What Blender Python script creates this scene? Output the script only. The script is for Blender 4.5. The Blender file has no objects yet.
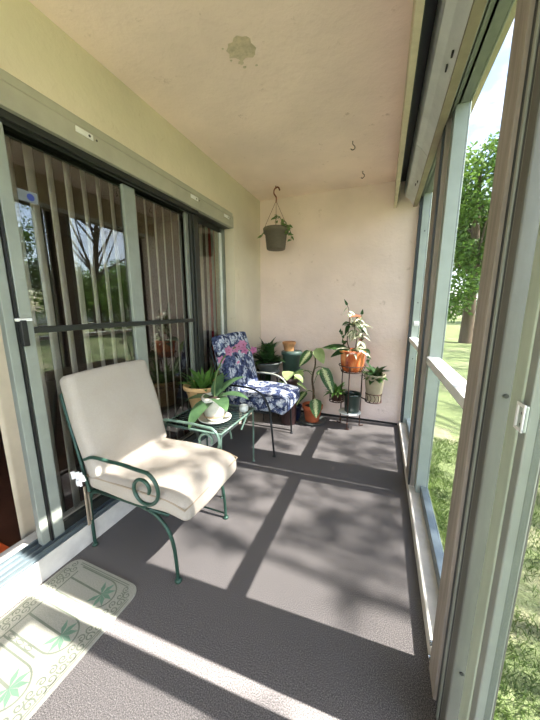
import bpy, bmesh, math, random
from mathutils import Vector, Matrix, Quaternion
V = Vector
rnd = random.Random(7)
scn = bpy.context.scene
COL = scn.collection

# ------------------------------------------------------------------ materials
def lin(r, g, b):
    def c(v):
        v /= 255.0
        return v / 12.92 if v <= 0.04045 else ((v + 0.055) / 1.055) ** 2.4
    return (c(r), c(g), c(b), 1.0)

class NT:
    def __init__(s, name):
        s.m = bpy.data.materials.new(name); s.m.use_nodes = True
        s.t = s.m.node_tree; s.t.nodes.clear()
        s.out = s.n('ShaderNodeOutputMaterial')
    def n(s, typ, **kw):
        nd = s.t.nodes.new(typ)
        for k, v in kw.items():
            if k.startswith('i_'):
                nd.inputs[k[2:].replace('_', ' ')].default_value = v
            else: setattr(nd, k, v)
        return nd
    def l(s, a, b): s.t.links.new(a, b)
    def ramp(s, fac, stops):
        r = s.n('ShaderNodeValToRGB'); e = r.color_ramp.elements
        while len(e) < len(stops): e.new(0.5)
        for el, (p, c) in zip(e, stops): el.position = p; el.color = c
        s.l(fac, r.inputs[0]); return r.outputs[0]
    def mix(s, fac, a, b, blend='MIX'):
        m = s.n('ShaderNodeMix', data_type='RGBA', blend_type=blend)
        for sock, v in ((m.inputs[0], fac), (m.inputs[6], a), (m.inputs[7], b)):
            if isinstance(v, (int, float, tuple)): sock.default_value = v
            else: s.l(v, sock)
        return m.outputs[2]
    def noise(s, scale, detail=4, rough=.6, coord='Object', vec=None, stretch=None):
        if vec is None:
            tc = s.n('ShaderNodeTexCoord'); vec = tc.outputs[coord]
        if stretch:
            mp = s.n('ShaderNodeMapping'); mp.inputs['Scale'].default_value = stretch
            s.l(vec, mp.inputs[0]); vec = mp.outputs[0]
        n = s.n('ShaderNodeTexNoise'); n.inputs['Scale'].default_value = scale
        n.inputs['Detail'].default_value = detail; n.inputs['Roughness'].default_value = rough
        s.l(vec, n.inputs['Vector']); return n.outputs['Fac']
    def bump(s, h, strength, dist=.01):
        b = s.n('ShaderNodeBump'); b.inputs['Strength'].default_value = strength; b.inputs['Distance'].default_value = dist
        s.l(h, b.inputs['Height']); return b.outputs[0]
    def pbr(s, color, rough=.6, metal=0, normal=None, spec=.5, trans=None, coat=0):
        p = s.n('ShaderNodeBsdfPrincipled')
        if isinstance(color, tuple): p.inputs['Base Color'].default_value = color
        else: s.l(color, p.inputs['Base Color'])
        if isinstance(rough, (int, float)): p.inputs['Roughness'].default_value = rough
        else: s.l(rough, p.inputs['Roughness'])
        p.inputs['Metallic'].default_value = metal
        p.inputs['Specular IOR Level'].default_value = spec
        p.inputs['Coat Weight'].default_value = coat
        if normal: s.l(normal, p.inputs['Normal'])
        s.l(p.outputs[0], s.out.inputs[0]); return p

def simple(name, c, rough=.6, metal=0, var=.12, scale=14, bump=0.0, bscale=60, spec=.5, stretch=None, coat=0):
    t = NT(name); n = t.noise(scale, stretch=stretch)
    dark = tuple(x * (1 - var) for x in c[:3]) + (1,); lite = tuple(min(1, x * (1 + var)) for x in c[:3]) + (1,)
    col = t.ramp(n, [(.3, dark), (.7, lite)])
    nm = t.bump(t.noise(bscale, 3), bump, .004) if bump else None
    t.pbr(col, rough, metal, nm, spec, coat=coat); return t.m

def stucco(name, c, stain, bump=.5, sc=26):
    t = NT(name)
    big = t.noise(1.6, 3); fine = t.noise(sc, 5, .65); sp = t.noise(9, 6, .75)
    c1 = tuple(x * .93 for x in c[:3]) + (1,); c2 = tuple(min(1, x * 1.06) for x in c[:3]) + (1,)
    col = t.ramp(big, [(.35, c1), (.65, c2)])
    f = t.ramp(sp, [(.62, (0, 0, 0, 1)), (.72, (.7, .7, .7, 1))])
    col = t.mix(f, col, stain)
    t.pbr(col, .9, 0, t.bump(fine, bump, .006), .2); return t.m

def leafmat(name, c1, c2, var_c=None, amount=0, mid=None, rough=.45, trans=.3):
    """green leaf; UV u across (0..1), v along; optional pale variegation along the midrib"""
    t = NT(name)
    uv = t.n('ShaderNodeTexCoord').outputs['UV']
    col = t.ramp(t.noise(9, 3), [(.3, c1), (.7, c2)])
    if var_c:
        sx = t.n('ShaderNodeSeparateXYZ'); t.l(uv, sx.inputs[0])
        a = t.n('ShaderNodeMath', operation='SUBTRACT'); t.l(sx.outputs[0], a.inputs[0]); a.inputs[1].default_value = .5
        b = t.n('ShaderNodeMath', operation='ABSOLUTE'); t.l(a.outputs[0], b.inputs[0])
        nz = t.noise(9, 4, .7, vec=uv, stretch=(1.3, 2.6, 1))
        nm = t.n('ShaderNodeMath', operation='MULTIPLY_ADD'); t.l(nz, nm.inputs[0]); nm.inputs[1].default_value = .9; nm.inputs[2].default_value = -.45 + amount
        d = t.n('ShaderNodeMath', operation='SUBTRACT'); t.l(nm.outputs[0], d.inputs[0]); t.l(b.outputs[0], d.inputs[1])
        col = t.mix(t.ramp(d.outputs[0], [(.0, (0, 0, 0, 1)), (.08, (1, 1, 1, 1))]), col, var_c)
    p = t.n('ShaderNodeBsdfPrincipled'); t.l(col, p.inputs['Base Color']); p.inputs['Roughness'].default_value = rough
    p.inputs['Specular IOR Level'].default_value = .4
    tr = t.n('ShaderNodeBsdfTranslucent'); t.l(col, tr.inputs[0])
    mx = t.n('ShaderNodeMixShader'); mx.inputs[0].default_value = trans
    t.l(p.outputs[0], mx.inputs[1]); t.l(tr.outputs[0], mx.inputs[2]); t.l(mx.outputs[0], t.out.inputs[0])
    return t.m

M = {}
M['ceiling'] = stucco('ceiling_stucco', lin(244, 221, 206), lin(190, 162, 140), .7, 18)
M['wall_yellow'] = stucco('cream_stucco', lin(212, 201, 178), lin(190, 174, 144), .5)
M['wall_back'] = stucco('beige_stucco', lin(229, 209, 196), lin(190, 166, 148), .9, 20)
M['patch'] = simple('grey_plaster', lin(204, 188, 160), .95, var=.2, scale=40, bump=.4)
def carpet():
    t = NT('floor_carpet')
    n = t.noise(300, 2, .8); b = t.noise(2.2, 5, .6); s = t.noise(14, 5, .7)
    col = t.ramp(n, [(.34, lin(48, 47, 47)), (.5, lin(86, 83, 82)), (.66, lin(136, 131, 128))])
    col = t.mix(t.ramp(b, [(.4, (0, 0, 0, 1)), (.7, (.3, .3, .3, 1))]), col, lin(104, 100, 98))
    col = t.mix(t.ramp(s, [(.62, (0, 0, 0, 1)), (.75, (.3, .3, .3, 1))]), col, lin(74, 70, 68))
    t.pbr(col, .95, 0, t.bump(n, .22, .002), .15); return t.m
M['carpet'] = carpet()
M['kerb'] = simple('painted_kerb', lin(206, 202, 192), .8, var=.14, scale=9, bump=.3)
M['alu_pale'] = simple('pale_aluminium', lin(162, 172, 163), .45, .25, .08, 8, bump=.08)
M['alu_white'] = simple('white_aluminium', lin(224, 226, 220), .5, .1, .08, 10, bump=.1)
M['alu_mid'] = simple('dull_aluminium', lin(146, 152, 142), .5, .25, .1, 8)
M['alu_grey'] = simple('grey_aluminium', lin(126, 130, 122), .45, .4, .12, 9)
M['alu_dark'] = simple('bronze_aluminium', lin(52, 54, 50), .4, .4, .15, 12)
M['track'] = simple('track_aluminium', lin(112, 124, 128), .35, .6, .15, 14)
M['taupe'] = simple('weathered_taupe', lin(146, 137, 126), .7, .05, .22, 10, bump=.35, stretch=(6, 6, .5))
M['jamb'] = simple('grey_green_jamb', lin(92, 92, 84), .55, .1, .14, 8, bump=.15, stretch=(5, 5, .6))
M['door_green'] = simple('pale_green_paint', lin(172, 184, 164), .55, .05, .08, 8, bump=.15, stretch=(5, 5, .6))
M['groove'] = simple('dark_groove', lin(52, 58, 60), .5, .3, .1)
M['strip'] = simple('header_tan', lin(150, 140, 116), .6, .2, .15, 10)
M['head_green'] = simple('pale_green_header', lin(166, 164, 146), .55, .1, .1, 7, bump=.1)
M['fascia'] = simple('painted_board', lin(196, 184, 156), .75, 0, .14, 12, bump=.3)
M['black'] = simple('black_plastic', lin(26, 26, 26), .4)
M['white'] = simple('white_plastic', lin(225, 225, 222), .5, var=.05)
M['chrome'] = simple('steel', lin(190, 192, 188), .25, .9, .1)
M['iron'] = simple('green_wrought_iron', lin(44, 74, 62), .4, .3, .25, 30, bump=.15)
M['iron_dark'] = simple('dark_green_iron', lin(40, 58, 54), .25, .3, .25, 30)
M['iron_lit'] = simple('lit_green_iron', lin(112, 138, 124), .4, .3, .25, 30)  # lit copy of the green iron: light painted in on sun-side parts
M['iron_black'] = simple('black_iron', lin(34, 38, 40), .4, .4, .2, 30)
M['iron_sunlit'] = simple('sunlit_black_iron', lin(172, 176, 164), .4, .3, .15, 30)  # black iron with sunlight painted into its colour, for the far armrest
M['rust'] = simple('rusty_iron', lin(72, 48, 38), .7, .3, .35, 60)
M['bwire'] = simple('brown_wire', lin(120, 62, 34), .5, .3, .2, 40)
def fabric(name, c, stain):
    t = NT(name); w = t.noise(260, 2, .6); s = t.noise(5, 4, .6)
    d = tuple(x * .9 for x in c[:3]) + (1,)
    col = t.ramp(w, [(.35, d), (.65, c)])
    col = t.mix(t.ramp(s, [(.5, (0, 0, 0, 1)), (.8, (.4, .4, .4, 1))]), col, stain)
    h = t.noise(4, 3)
    nb = t.n('ShaderNodeBump'); nb.inputs['Strength'].default_value = .25; nb.inputs['Distance'].default_value = .02
    t.l(h, nb.inputs['Height'])
    b2 = t.n('ShaderNodeBump'); b2.inputs['Strength'].default_value = .3; b2.inputs['Distance'].default_value = .002
    t.l(w, b2.inputs['Height']); t.l(nb.outputs[0], b2.inputs['Normal'])
    t.pbr(col, .95, 0, b2.outputs[0], .1); return t.m
M['beige'] = fabric('beige_cushion', lin(176, 168, 156), lin(160, 147, 130))
M['piping'] = fabric('beige_piping', lin(160, 146, 126), lin(140, 126, 104))
def floral():
    t = NT('blue_floral')
    tc = t.n('ShaderNodeTexCoord').outputs['Object']
    wob = t.n('ShaderNodeTexNoise'); wob.inputs['Scale'].default_value = 14; t.l(tc, wob.inputs['Vector'])
    v = t.mix(.12, tc, wob.outputs['Color'])
    vo = t.n('ShaderNodeTexVoronoi'); vo.inputs['Scale'].default_value = 15; t.l(v, vo.inputs['Vector'])
    n = t.noise(70, 4, .7, vec=v)
    n2 = t.noise(26, 3, .6, vec=v)
    base = t.ramp(n2, [(.35, lin(24, 28, 46)), (.5, lin(56, 66, 98)), (.68, lin(108, 118, 146))])
    sub = t.n('ShaderNodeMath', operation='SUBTRACT'); t.l(n, sub.inputs[0]); t.l(vo.outputs['Distance'], sub.inputs[1])
    fl = t.ramp(sub.outputs[0], [(.0, (0, 0, 0, 1)), (.14, (1, 1, 1, 1))])
    petal = t.ramp(n, [(.4, lin(130, 144, 168)), (.6, lin(204, 208, 212))])
    col = t.mix(fl, base, petal)
    cell = t.n('ShaderNodeSeparateColor'); t.l(vo.outputs['Color'], cell.inputs[0])
    pk = t.ramp(cell.outputs[0], [(.9, (0, 0, 0, 1)), (.92, (1, 1, 1, 1))])
    core = t.ramp(vo.outputs['Distance'], [(.2, (1, 1, 1, 1)), (.3, (0, 0, 0, 1))])
    pm = t.mix(1.0, pk, core, 'MULTIPLY')
    col = t.mix(pm, col, lin(206, 120, 150))
    t.pbr(col, .95, 0, t.bump(t.noise(240, 2), .3, .002), .1); return t.m
M['floral'] = floral()
M['terracotta'] = simple('terracotta', lin(184, 96, 58), .85, 0, .2, 12, bump=.3)
M['terracotta_dark'] = simple('pale_terracotta', lin(196, 142, 94), .85, 0, .3, 12, bump=.3)
M['tan_pot'] = simple('tan_clay', lin(206, 168, 116), .8, 0, .12, 10, bump=.2)
M['soil'] = simple('potting_soil', lin(52, 40, 32), 1, 0, .4, 50, bump=1)
M['white_pot'] = simple('white_ceramic', lin(226, 222, 208), .25, 0, .12, 16, coat=.5)
M['pot_pattern'] = simple('painted_glaze', lin(176, 150, 120), .3, 0, .25, 16)
def glaze():
    t = NT('orange_glaze')
    n = t.noise(16, 4, .6, stretch=(1, 1, .35))
    col = t.ramp(n, [(.3, lin(120, 52, 24)), (.5, lin(196, 96, 46)), (.68, lin(226, 150, 92))])
    t.pbr(col, .22, 0, t.bump(n, .15, .01), .5, coat=.7); return t.m
M['glaze'] = glaze()
M['green_glaze'] = simple('dark_green_glaze', lin(28, 52, 44), .3, 0, .3, 8, coat=.5)
M['green_bin'] = simple('green_ceramic', lin(58, 78, 70), .4, 0, .25, 7, coat=.2)
M['navy_pot'] = simple('navy_glaze', lin(34, 40, 62), .35, 0, .2, 8)
M['maroon'] = simple('maroon_pot', lin(54, 34, 33), .5, 0, .2, 8)
M['grey_pot'] = simple('grey_plastic_pot', lin(92, 84, 68), .7, 0, .14, 18, stretch=(1, 1, 3))
M['stone_pot'] = simple('pale_stone_pot', lin(178, 166, 140), .7, 0, .12, 12, bump=.15)
M['saucer'] = simple('grey_saucer', lin(82, 88, 84), .5)
M['glass_jar'] = simple('frosted_jar', lin(210, 214, 206), .2, 0, .1, 20, coat=.6)
M['leaf_dark'] = leafmat('leaf_dark', lin(30, 56, 30), lin(62, 96, 46))
M['leaf_mid'] = leafmat('leaf_mid', lin(58, 104, 44), lin(110, 150, 66))
M['leaf_orchid'] = leafmat('leaf_orchid', lin(62, 92, 62), lin(100, 132, 88), rough=.35)
M['leaf_pothos'] = leafmat('leaf_pothos', lin(78, 112, 58), lin(128, 152, 84))
M['leaf_dieff'] = leafmat('leaf_dieffenbachia', lin(36, 70, 38), lin(70, 112, 56), lin(206, 216, 160), .2)
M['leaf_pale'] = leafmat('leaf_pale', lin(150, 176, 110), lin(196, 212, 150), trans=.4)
M['leaf_cream'] = leafmat('leaf_cream', lin(66, 100, 60), lin(110, 136, 84), lin(236, 232, 206), .34, trans=.3)
M['leaf_red'] = leafmat('leaf_red', lin(150, 80, 60), lin(196, 128, 90))
M['stem'] = simple('green_stem', lin(86, 104, 56), .6)
M['stem_brown'] = simple('brown_stem', lin(82, 66, 46), .8)
M['petal'] = leafmat('orchid_petal', lin(168, 98, 136), lin(204, 150, 178), trans=.35)
M['petal_core'] = simple('orchid_lip', lin(120, 30, 70), .5)
M['bark'] = simple('bark', lin(96, 82, 66), .95, 0, .3, 12, bump=.8, stretch=(3, 3, .5))
M['tree_leaf'] = leafmat('tree_leaf', lin(60, 92, 36), lin(124, 156, 66), trans=.4)
M['tree_leaf2'] = leafmat('tree_leaf_yellow', lin(92, 122, 44), lin(164, 184, 88), trans=.4)
M['hedge_leaf'] = leafmat('hedge_leaf', lin(44, 76, 34), lin(96, 130, 58))
M['blind'] = simple('vinyl_slat', lin(226, 222, 210), .6, 0, .05, 6)
M['drape'] = simple('beige_drape', lin(198, 184, 160), .9, 0, .1, 6)
M['red'] = simple('red_drape', lin(196, 24, 28), .85, 0, .2, 6)
M['brown_wall'] = simple('brown_wall', lin(74, 54, 42), .9, 0, .15, 3)
M['brown_floor'] = simple('brown_floor', lin(96, 62, 46), .5, 0, .25, 5)
M['orange'] = simple('orange_rug', lin(216, 92, 34), .9, 0, .2, 20, bump=.4)
M['asphalt'] = simple('pale_road', lin(168, 164, 156), .9, 0, .1, 4)
M['path'] = simple('pale_wall', lin(226, 222, 212), .8, 0, .06, 3)
def grass_ground():
    t = NT('lawn_soil'); n = t.noise(1.6, 5, .65); f = t.noise(40, 4, .7)
    c = t.ramp(f, [(.3, lin(88, 102, 62)), (.6, lin(132, 144, 98)), (.75, lin(190, 184, 150))])
    c = t.mix(t.ramp(n, [(.52, (0, 0, 0, 1)), (.66, (.7, .7, .7, 1))]), c, lin(166, 156, 132))
    t.pbr(c, 1, 0, t.bump(f, .8, .03), .1); return t.m
M['lawn'] = grass_ground()
M['grass'] = leafmat('grass_blade', lin(58, 84, 36), lin(112, 136, 64), trans=.3)
def mat_mat():
    t = NT('door_mat_weave')
    n = t.noise(300, 2); b = t.noise(5, 3)
    c = t.ramp(n, [(.3, lin(132, 132, 120)), (.7, lin(160, 159, 148))])
    c = t.mix(t.ramp(b, [(.45, (0, 0, 0, 1)), (.75, (.3, .3, .3, 1))]), c, lin(140, 144, 126))
    t.pbr(c, .9, 0, t.bump(n, .4, .002), .2); return t.m
M['mat'] = mat_mat()
M['mat_line'] = simple('mat_grey_green', lin(104, 110, 96), .9)
M['mat_palm'] = simple('mat_palm_green', lin(96, 124, 104), .9)
def thin_glass():
    t = NT('tinted_door_glass')
    lw = t.n('ShaderNodeLayerWeight'); lw.inputs[0].default_value = .5
    pw = t.n('ShaderNodeMath', operation='POWER'); t.l(lw.outputs['Facing'], pw.inputs[0]); pw.inputs[1].default_value = 4.0
    fr = t.n('ShaderNodeMath', operation='MULTIPLY_ADD'); t.l(pw.outputs[0], fr.inputs[0]); fr.inputs[1].default_value = .7; fr.inputs[2].default_value = .105
    tr = t.n('ShaderNodeBsdfTransparent'); tr.inputs[0].default_value = (.86, .86, .84, 1)
    gl = t.n('ShaderNodeBsdfGlossy'); gl.inputs[0].default_value = (.92, .95, .95, 1); gl.inputs['Roughness'].default_value = 0
    mx = t.n('ShaderNodeMixShader'); t.l(fr.outputs[0], mx.inputs[0]); t.l(tr.outputs[0], mx.inputs[1]); t.l(gl.outputs[0], mx.inputs[2])
    t.l(mx.outputs[0], t.out.inputs[0]); return t.m
M['glass'] = thin_glass()
def screen(name, op, c):
    t = NT(name)
    tr = t.n('ShaderNodeBsdfTransparent')
    d = t.n('ShaderNodeBsdfDiffuse'); d.inputs[0].default_value = c
    mx = t.n('ShaderNodeMixShader'); mx.inputs[0].default_value = op
    t.l(tr.outputs[0], mx.inputs[1]); t.l(d.outputs[0], mx.inputs[2]); t.l(mx.outputs[0], t.out.inputs[0]); return t.m
M['screen'] = screen('insect_screen', .38, lin(60, 64, 62))

# ------------------------------------------------------------------ mesh builder
class MB:
    def __init__(s): s.v = []; s.f = []; s.uv = []; s.mi = []; s.sm = []; s.cur = 0
    def add(s, vs, fs, uvs=None, smooth=False):
        o = len(s.v); s.v += [tuple(p) for p in vs]
        for i, f in enumerate(fs):
            s.f.append([o + k for k in f]); s.uv.append(uvs[i] if uvs else None); s.mi.append(s.cur); s.sm.append(smooth)
        return s
    def box(s, x0, x1, y0, y1, z0, z1, mat=None):
        vs = [V((x, y, z)) for x in (x0, x1) for y in (y0, y1) for z in (z0, z1)]
        if mat: vs = [mat @ p for p in vs]
        return s.add(vs, [(0, 1, 3, 2), (4, 6, 7, 5), (0, 4, 5, 1), (2, 3, 7, 6), (0, 2, 6, 4), (1, 5, 7, 3)])
    def prism(s, prof, y0, y1, axis='y'):
        """profile of (x,z) swept along y"""
        n = len(prof); vs = [(x, y0, z) for x, z in prof] + [(x, y1, z) for x, z in prof]
        if axis == 'z': vs = [(x, y, y0) for x, y in prof] + [(x, y, y1) for x, y in prof]
        fs = [(i, (i + 1) % n, n + (i + 1) % n, n + i) for i in range(n)]
        return s.add(vs, fs + [tuple(range(n))[::-1], tuple(range(n, 2 * n))])
    def tube(s, pts, r, seg=8, closed=False, flat=1.0):
        pts = [V(p) for p in pts]; n = len(pts)
        rs = r if isinstance(r, (list, tuple)) else [r] * n
        vs = []; up = None
        for i, p in enumerate(pts):
            a = pts[(i - 1) % n] if (i or closed) else p; b = pts[(i + 1) % n] if (i < n - 1 or closed) else p
            d = (b - a).normalized()
            if up is None:
                up = V((0, 0, 1)) if abs(d.z) < .9 else V((1, 0, 0))
            x = d.cross(up)
            if x.length < 1e-5: x = d.orthogonal()
            x.normalize(); up = x.cross(d).normalized()
            for k in range(seg):
                t = 2 * math.pi * k / seg
                vs.append(p + x * (math.cos(t) * rs[i]) + up * (math.sin(t) * rs[i] * flat))
        fs = []
        for i in range(n if closed else n - 1):
            j = (i + 1) % n
            for k in range(seg):
                m = (k + 1) % seg; fs.append((i * seg + k, i * seg + m, j * seg + m, j * seg + k))
        s.add(vs, fs, smooth=True)
        if not closed:
            s.add(vs[:seg], [tuple(range(seg))[::-1]]); s.add(vs[-seg:], [tuple(range(seg))])
        return s
    def lathe(s, prof, seg=28, c=(0, 0, 0), wob=None):
        """prof list of (r,z), revolve about z at c; closes at r=0 ends"""
        vs = []; n = len(prof)
        for r, z in prof:
            for k in range(seg):
                t = 2 * math.pi * k / seg; w = wob(t, z) if wob else 1
                vs.append((c[0] + r * w * math.cos(t), c[1] + r * w * math.sin(t), c[2] + z))
        fs = [(i * seg + k, i * seg + (k + 1) % seg, (i + 1) * seg + (k + 1) % seg, (i + 1) * seg + k) for i in range(n - 1) for k in range(seg)]
        return s.add(vs, fs, smooth=True)
    def leaf(s, base, d, L, W, up=V((0, 0, 1)), droop=.3, segs=6, fold=.25, shape=1.0, tip=.5):
        """leaf blade strip: 2 halves folded on the midrib, drooping along its length"""
        d = V(d).normalized(); up = V(up)
        side = d.cross(up)
        if side.length < 1e-4: side = d.orthogonal()
        side.normalize(); nrm = side.cross(d).normalized()
        vs = []; uvs = []; p = V(base); a = 0
        for i in range(segs + 1):
            t = i / segs
            w = W * .5 * (math.sin(math.pi * min(1, t ** tip * .97 + .03)) ** shape) if 0 < i < segs else W * .02
            q = Quaternion(side, -droop * t)
            dd = q @ d; nn = q @ nrm
            if i: p = p + dd * (L / segs)
            vs += [p - side * w + nn * (w * fold), p.copy(), p + side * w + nn * (w * fold)]
        fs = []
        for i in range(segs):
            a = i * 3; t0, t1 = i / segs, (i + 1) / segs
            fs += [(a, a + 1, a + 4, a + 3), (a + 1, a + 2, a + 5, a + 4)]
            uvs += [((0, t0), (.5, t0), (.5, t1), (0, t1)), ((.5, t0), (1, t0), (1, t1), (.5, t1))]
        return s.add(vs, fs, uvs, True)
    def build(s, name, mats, parent=None, loc=None, bevel=0, **props):
        me = bpy.data.meshes.new(name); me.from_pydata(s.v, [], s.f)
        for m in (mats if isinstance(mats, (list, tuple)) else [mats]): me.materials.append(m)
        me.polygons.foreach_set('material_index', s.mi); me.polygons.foreach_set('use_smooth', s.sm)
        if any(u for u in s.uv):
            ul = me.uv_layers.new(name='UVMap')
            for pl, u in zip(me.polygons, s.uv):
                if u:
                    for li, c in zip(pl.loop_indices, u): ul.data[li].uv = c
        me.update()
        bm = bmesh.new(); bm.from_mesh(me)
        if not any(s.uv): bmesh.ops.recalc_face_normals(bm, faces=bm.faces)
        bm.to_mesh(me); bm.free()
        o = bpy.data.objects.new(name, me); COL.objects.link(o)
        if parent: o.parent = parent
        if loc: o.location = loc
        if bevel:
            b = o.modifiers.new('bevel', 'BEVEL'); b.width = bevel; b.segments = 2; b.limit_method = 'ANGLE'
        for k, v in props.items(): o[k] = v
        return o

def empty(name, loc=(0, 0, 0), **props):
    o = bpy.data.objects.new(name, None); COL.objects.link(o); o.location = loc; o.empty_display_size = .1
    for k, v in props.items(): o[k] = v
    return o
def thing(name, label, cat, loc=(0, 0, 0), group=None, rz=0):
    o = empty(name, loc, label=label, category=cat); o.rotation_euler.z = rz
    if group: o['group'] = group
    return o
def struct(name, mb, mats, parent=None, bevel=0, **p):
    o = mb.build(name, mats, parent, bevel=bevel, **p)
    if not parent: o['kind'] = 'structure'
    return o
def smooth_path(pts, n=6):
    pts = [V(p) for p in pts]; out = []
    for i in range(len(pts) - 1):
        p0 = pts[max(i - 1, 0)]; p1 = pts[i]; p2 = pts[i + 1]; p3 = pts[min(i + 2, len(pts) - 1)]
        for k in range(n):
            t = k / n
            out.append(.5 * ((2 * p1) + (p2 - p0) * t + (2 * p0 - 5 * p1 + 4 * p2 - p3) * t * t + (3 * p1 - p0 - 3 * p2 + p3) * t ** 3))
    return out + [pts[-1]]

# ------------------------------------------------------------------ room shell
XL, XR, YB, ZC, YF = -1.38, .24, 3.17, 2.44, -1.8
struct('floor', MB().box(XL - .02, .345, YF, YB, -.12, 0), M['carpet'])
ceil = struct('ceiling', MB().box(-1.75, .42, YF - .15, YB + .16, ZC, ZC + .16), M['ceiling'])
# rough plaster patch left where a fixture was removed
def blob(cx, cy, r, z, seed, n=22):
    rr = random.Random(seed); vs = [(cx, cy, z)]
    for k in range(n):
        t = 2 * math.pi * k / n; q = r * (.78 + .4 * rr.random())
        vs.append((cx + q * math.cos(t) * 1.1, cy + q * math.sin(t), z))
    return vs, [(0, k + 1, (k + 1) % n + 1) for k in range(n)]
pm = MB(); vs, fs = blob(-.695, 1.395, .055, ZC - .003, 3); pm.add(vs, fs)
vs2, fs2 = blob(-.695, 1.395, .062, ZC - .0005, 3); pm.add(vs2, fs2)
for dx, dy, r in ((-.03, .09, .008), (.03, .1, .006), (-.075, .03, .006), (-.08, -.04, .005), (.02, -.035, .007), (-.035, .06, .012)):
    v_, f_ = blob(-.695 + dx, 1.395 + dy, r, ZC - .004, int(dx * 1000) + 99, 10); pm.add(v_, f_)
pm.build('plaster_patch', M['patch'], ceil)
struct('wall_back', MB().box(-1.75, .30, YB, YB + .15, -.12, ZC), M['wall_back'])
struct('baseboard_back', MB().box(XL + .001, XR - .01, YB - .008, YB - .0005, .0005, .022), M['black'])
wl = MB()
wl.box(-1.60, XL, YF, YB, 2.11, ZC)          # above the door
wl.box(-1.60, XL, 2.535, YB, -.12, 2.11)     # pier by the far corner
wl.box(-1.60, XL, YF, -.75, -.12, 2.11)      # pier behind the viewer
struct('wall_left', wl, M['wall_yellow'])
struct('wall_front', MB().box(-1.75, .40, YF - .15, YF, -.12, .5).box(-1.75, .40, YF - .15, YF, 2.3, ZC).box(-1.75, -1.38, YF - .15, YF, .5, 2.3), M['wall_back'])  # unseen wall behind the viewer; opening shaped to let sky light in
struct('baseboard_left', MB().box(-1.60, XL - .001, -.75, 2.535, -.12, .115), M['kerb'], bevel=.006, label='white painted kerb under the sliding door')

# ------------------------------------------------------------------ sliding glass door (left)
d1 = empty('door_1', (XL, .9, .115), kind='structure', label='sliding glass door with bronze and pale aluminium frame')
def ch(mb, name, m, par, bevel=0, **p):
    """parts are written in world coordinates: shift to the parent's base"""
    o = V(par.location) if par.parent is None else V(par.location) + V(par.parent.location)
    mb.v = [tuple(V(q) - o) for q in mb.v]
    return mb.build(name, m, par, bevel=bevel, **p)
hd = ch(MB().prism([(-1.40, 1.99), (-1.362, 1.99), (-1.362, 2.075), (-1.37, 2.085), (-1.37, 2.118), (-1.378, 2.125), (-1.40, 2.125)], -.75, 2.50), 'header', M['head_green'], d1)
for y in (1.02, 1.86, 2.33):
    c = ch(MB().box(-1.362, -1.357, y, y + .085, 2.045, 2.07), 'clip', M['alu_white'], d1, .002)
    ch(MB().tube([(-1.357, y + .065, 2.057), (-1.3555, y + .065, 2.057)], .006, 8).tube([(-1.362, y + .105, 2.057), (-1.3605, y + .105, 2.057)], .005, 8), 'screw', M['black'], d1)
h2 = MB().box(-1.51, -1.401, -.75, 2.52, 1.995, 2.02)
h2.box(-1.40, -1.385, -.75, 1.98, 1.962, 1.9895).box(-1.425, -1.408, -.75, 1.98, 1.955, 1.995).box(-1.505, -1.49, -.75, 2.52, 1.955, 1.995)
ch(h2, 'top_track', M['alu_dark'], d1)
tk = MB().box(-1.52, -1.383, -.75, 2.53, .1155, .124)
for x in (-1.39, -1.42, -1.455, -1.49): tk.box(x - .003, x + .003, -.75, 2.53, .124, .142)
ch(tk, 'bottom_track', M['track'], d1)
# fixed near leaf: pale stile, bar
st = MB().box(-1.455, -1.42, .665, .70, .142, 1.955).box(-1.46, -1.425, .70, .715, .142, 1.955).box(-1.45, -1.412, .715, .762, .142, 1.955)
ch(st, 'stile', M['alu_mid'], d1, .003)
ch(MB().box(-1.457, -1.411, .7015, .7095, .142, 1.955), 'weather_strip', M['black'], d1)
ch(MB().box(-1.463, -1.44, 1.33, 1.415, .142, 1.955), 'stile', M['alu_mid'], d1, .003)
ch(MB().box(-1.452, -1.408, 1.905, 1.985, .142, 1.955).box(-1.405, -1.395, 1.93, 1.985, .142, 1.955), 'stile', M['alu_dark'], d1, .003)
ch(MB().box(-1.447, -1.425, 1.865, 1.90, .142, 1.955), 'stile', M['alu_grey'], d1, .003)
ch(MB().box(-1.438, -1.415, .762, 1.905, 1.14, 1.168), 'cross_bar', M['alu_dark'], d1, .003)
ch(MB().box(-1.445, -1.42, .762, 1.865, .142, .19), 'bottom_rail', M['alu_dark'], d1, .003)
ch(MB().box(-1.458, -1.4565, .76, 1.906, .19, 1.955), 'glass_pane', M['glass'], d1)
ch(MB().box(-1.50, -1.4985, 1.985, 2.46, .142, 1.995), 'glass_pane', M['glass'], d1)
ch(MB().box(-1.515, -1.49, 2.46, 2.49, .142, 1.995), 'stile', M['alu_white'], d1, .003)
ch(MB().box(-1.52, -1.48, 2.49, 2.535, .1155, 2.02), 'stile', M['alu_grey'], d1, .003)
hn = ch(MB().box(-1.412, -1.392, .705, .73, 1.09, 1.20), 'handle', M['black'], d1, .004)
ch(MB().box(-1.412, -1.395, .695, .752, 1.195, 1.207), 'latch', M['white'], d1, .002)
stk_ = MB().box(-1.4558, -1.4552, .80, .875, 1.70, 1.745)
M['decal'] = simple('grey_decal', lin(120, 126, 132), .4)
ch(stk_, 'sticker', M['decal'], d1, label='grey sticker with a blue disc')
vs = [(-1.4548, .848, 1.722)] + [(-1.4548, .848 + .015 * math.cos(a * .5236), 1.722 + .015 * math.sin(a * .5236)) for a in range(12)]
M['blue'] = simple('blue_print', lin(40, 60, 140), .5)
ch(MB().add(vs, [(0, k + 1, (k + 1) % 12 + 1) for k in range(12)]), 'badge', M['blue'], d1)

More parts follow.
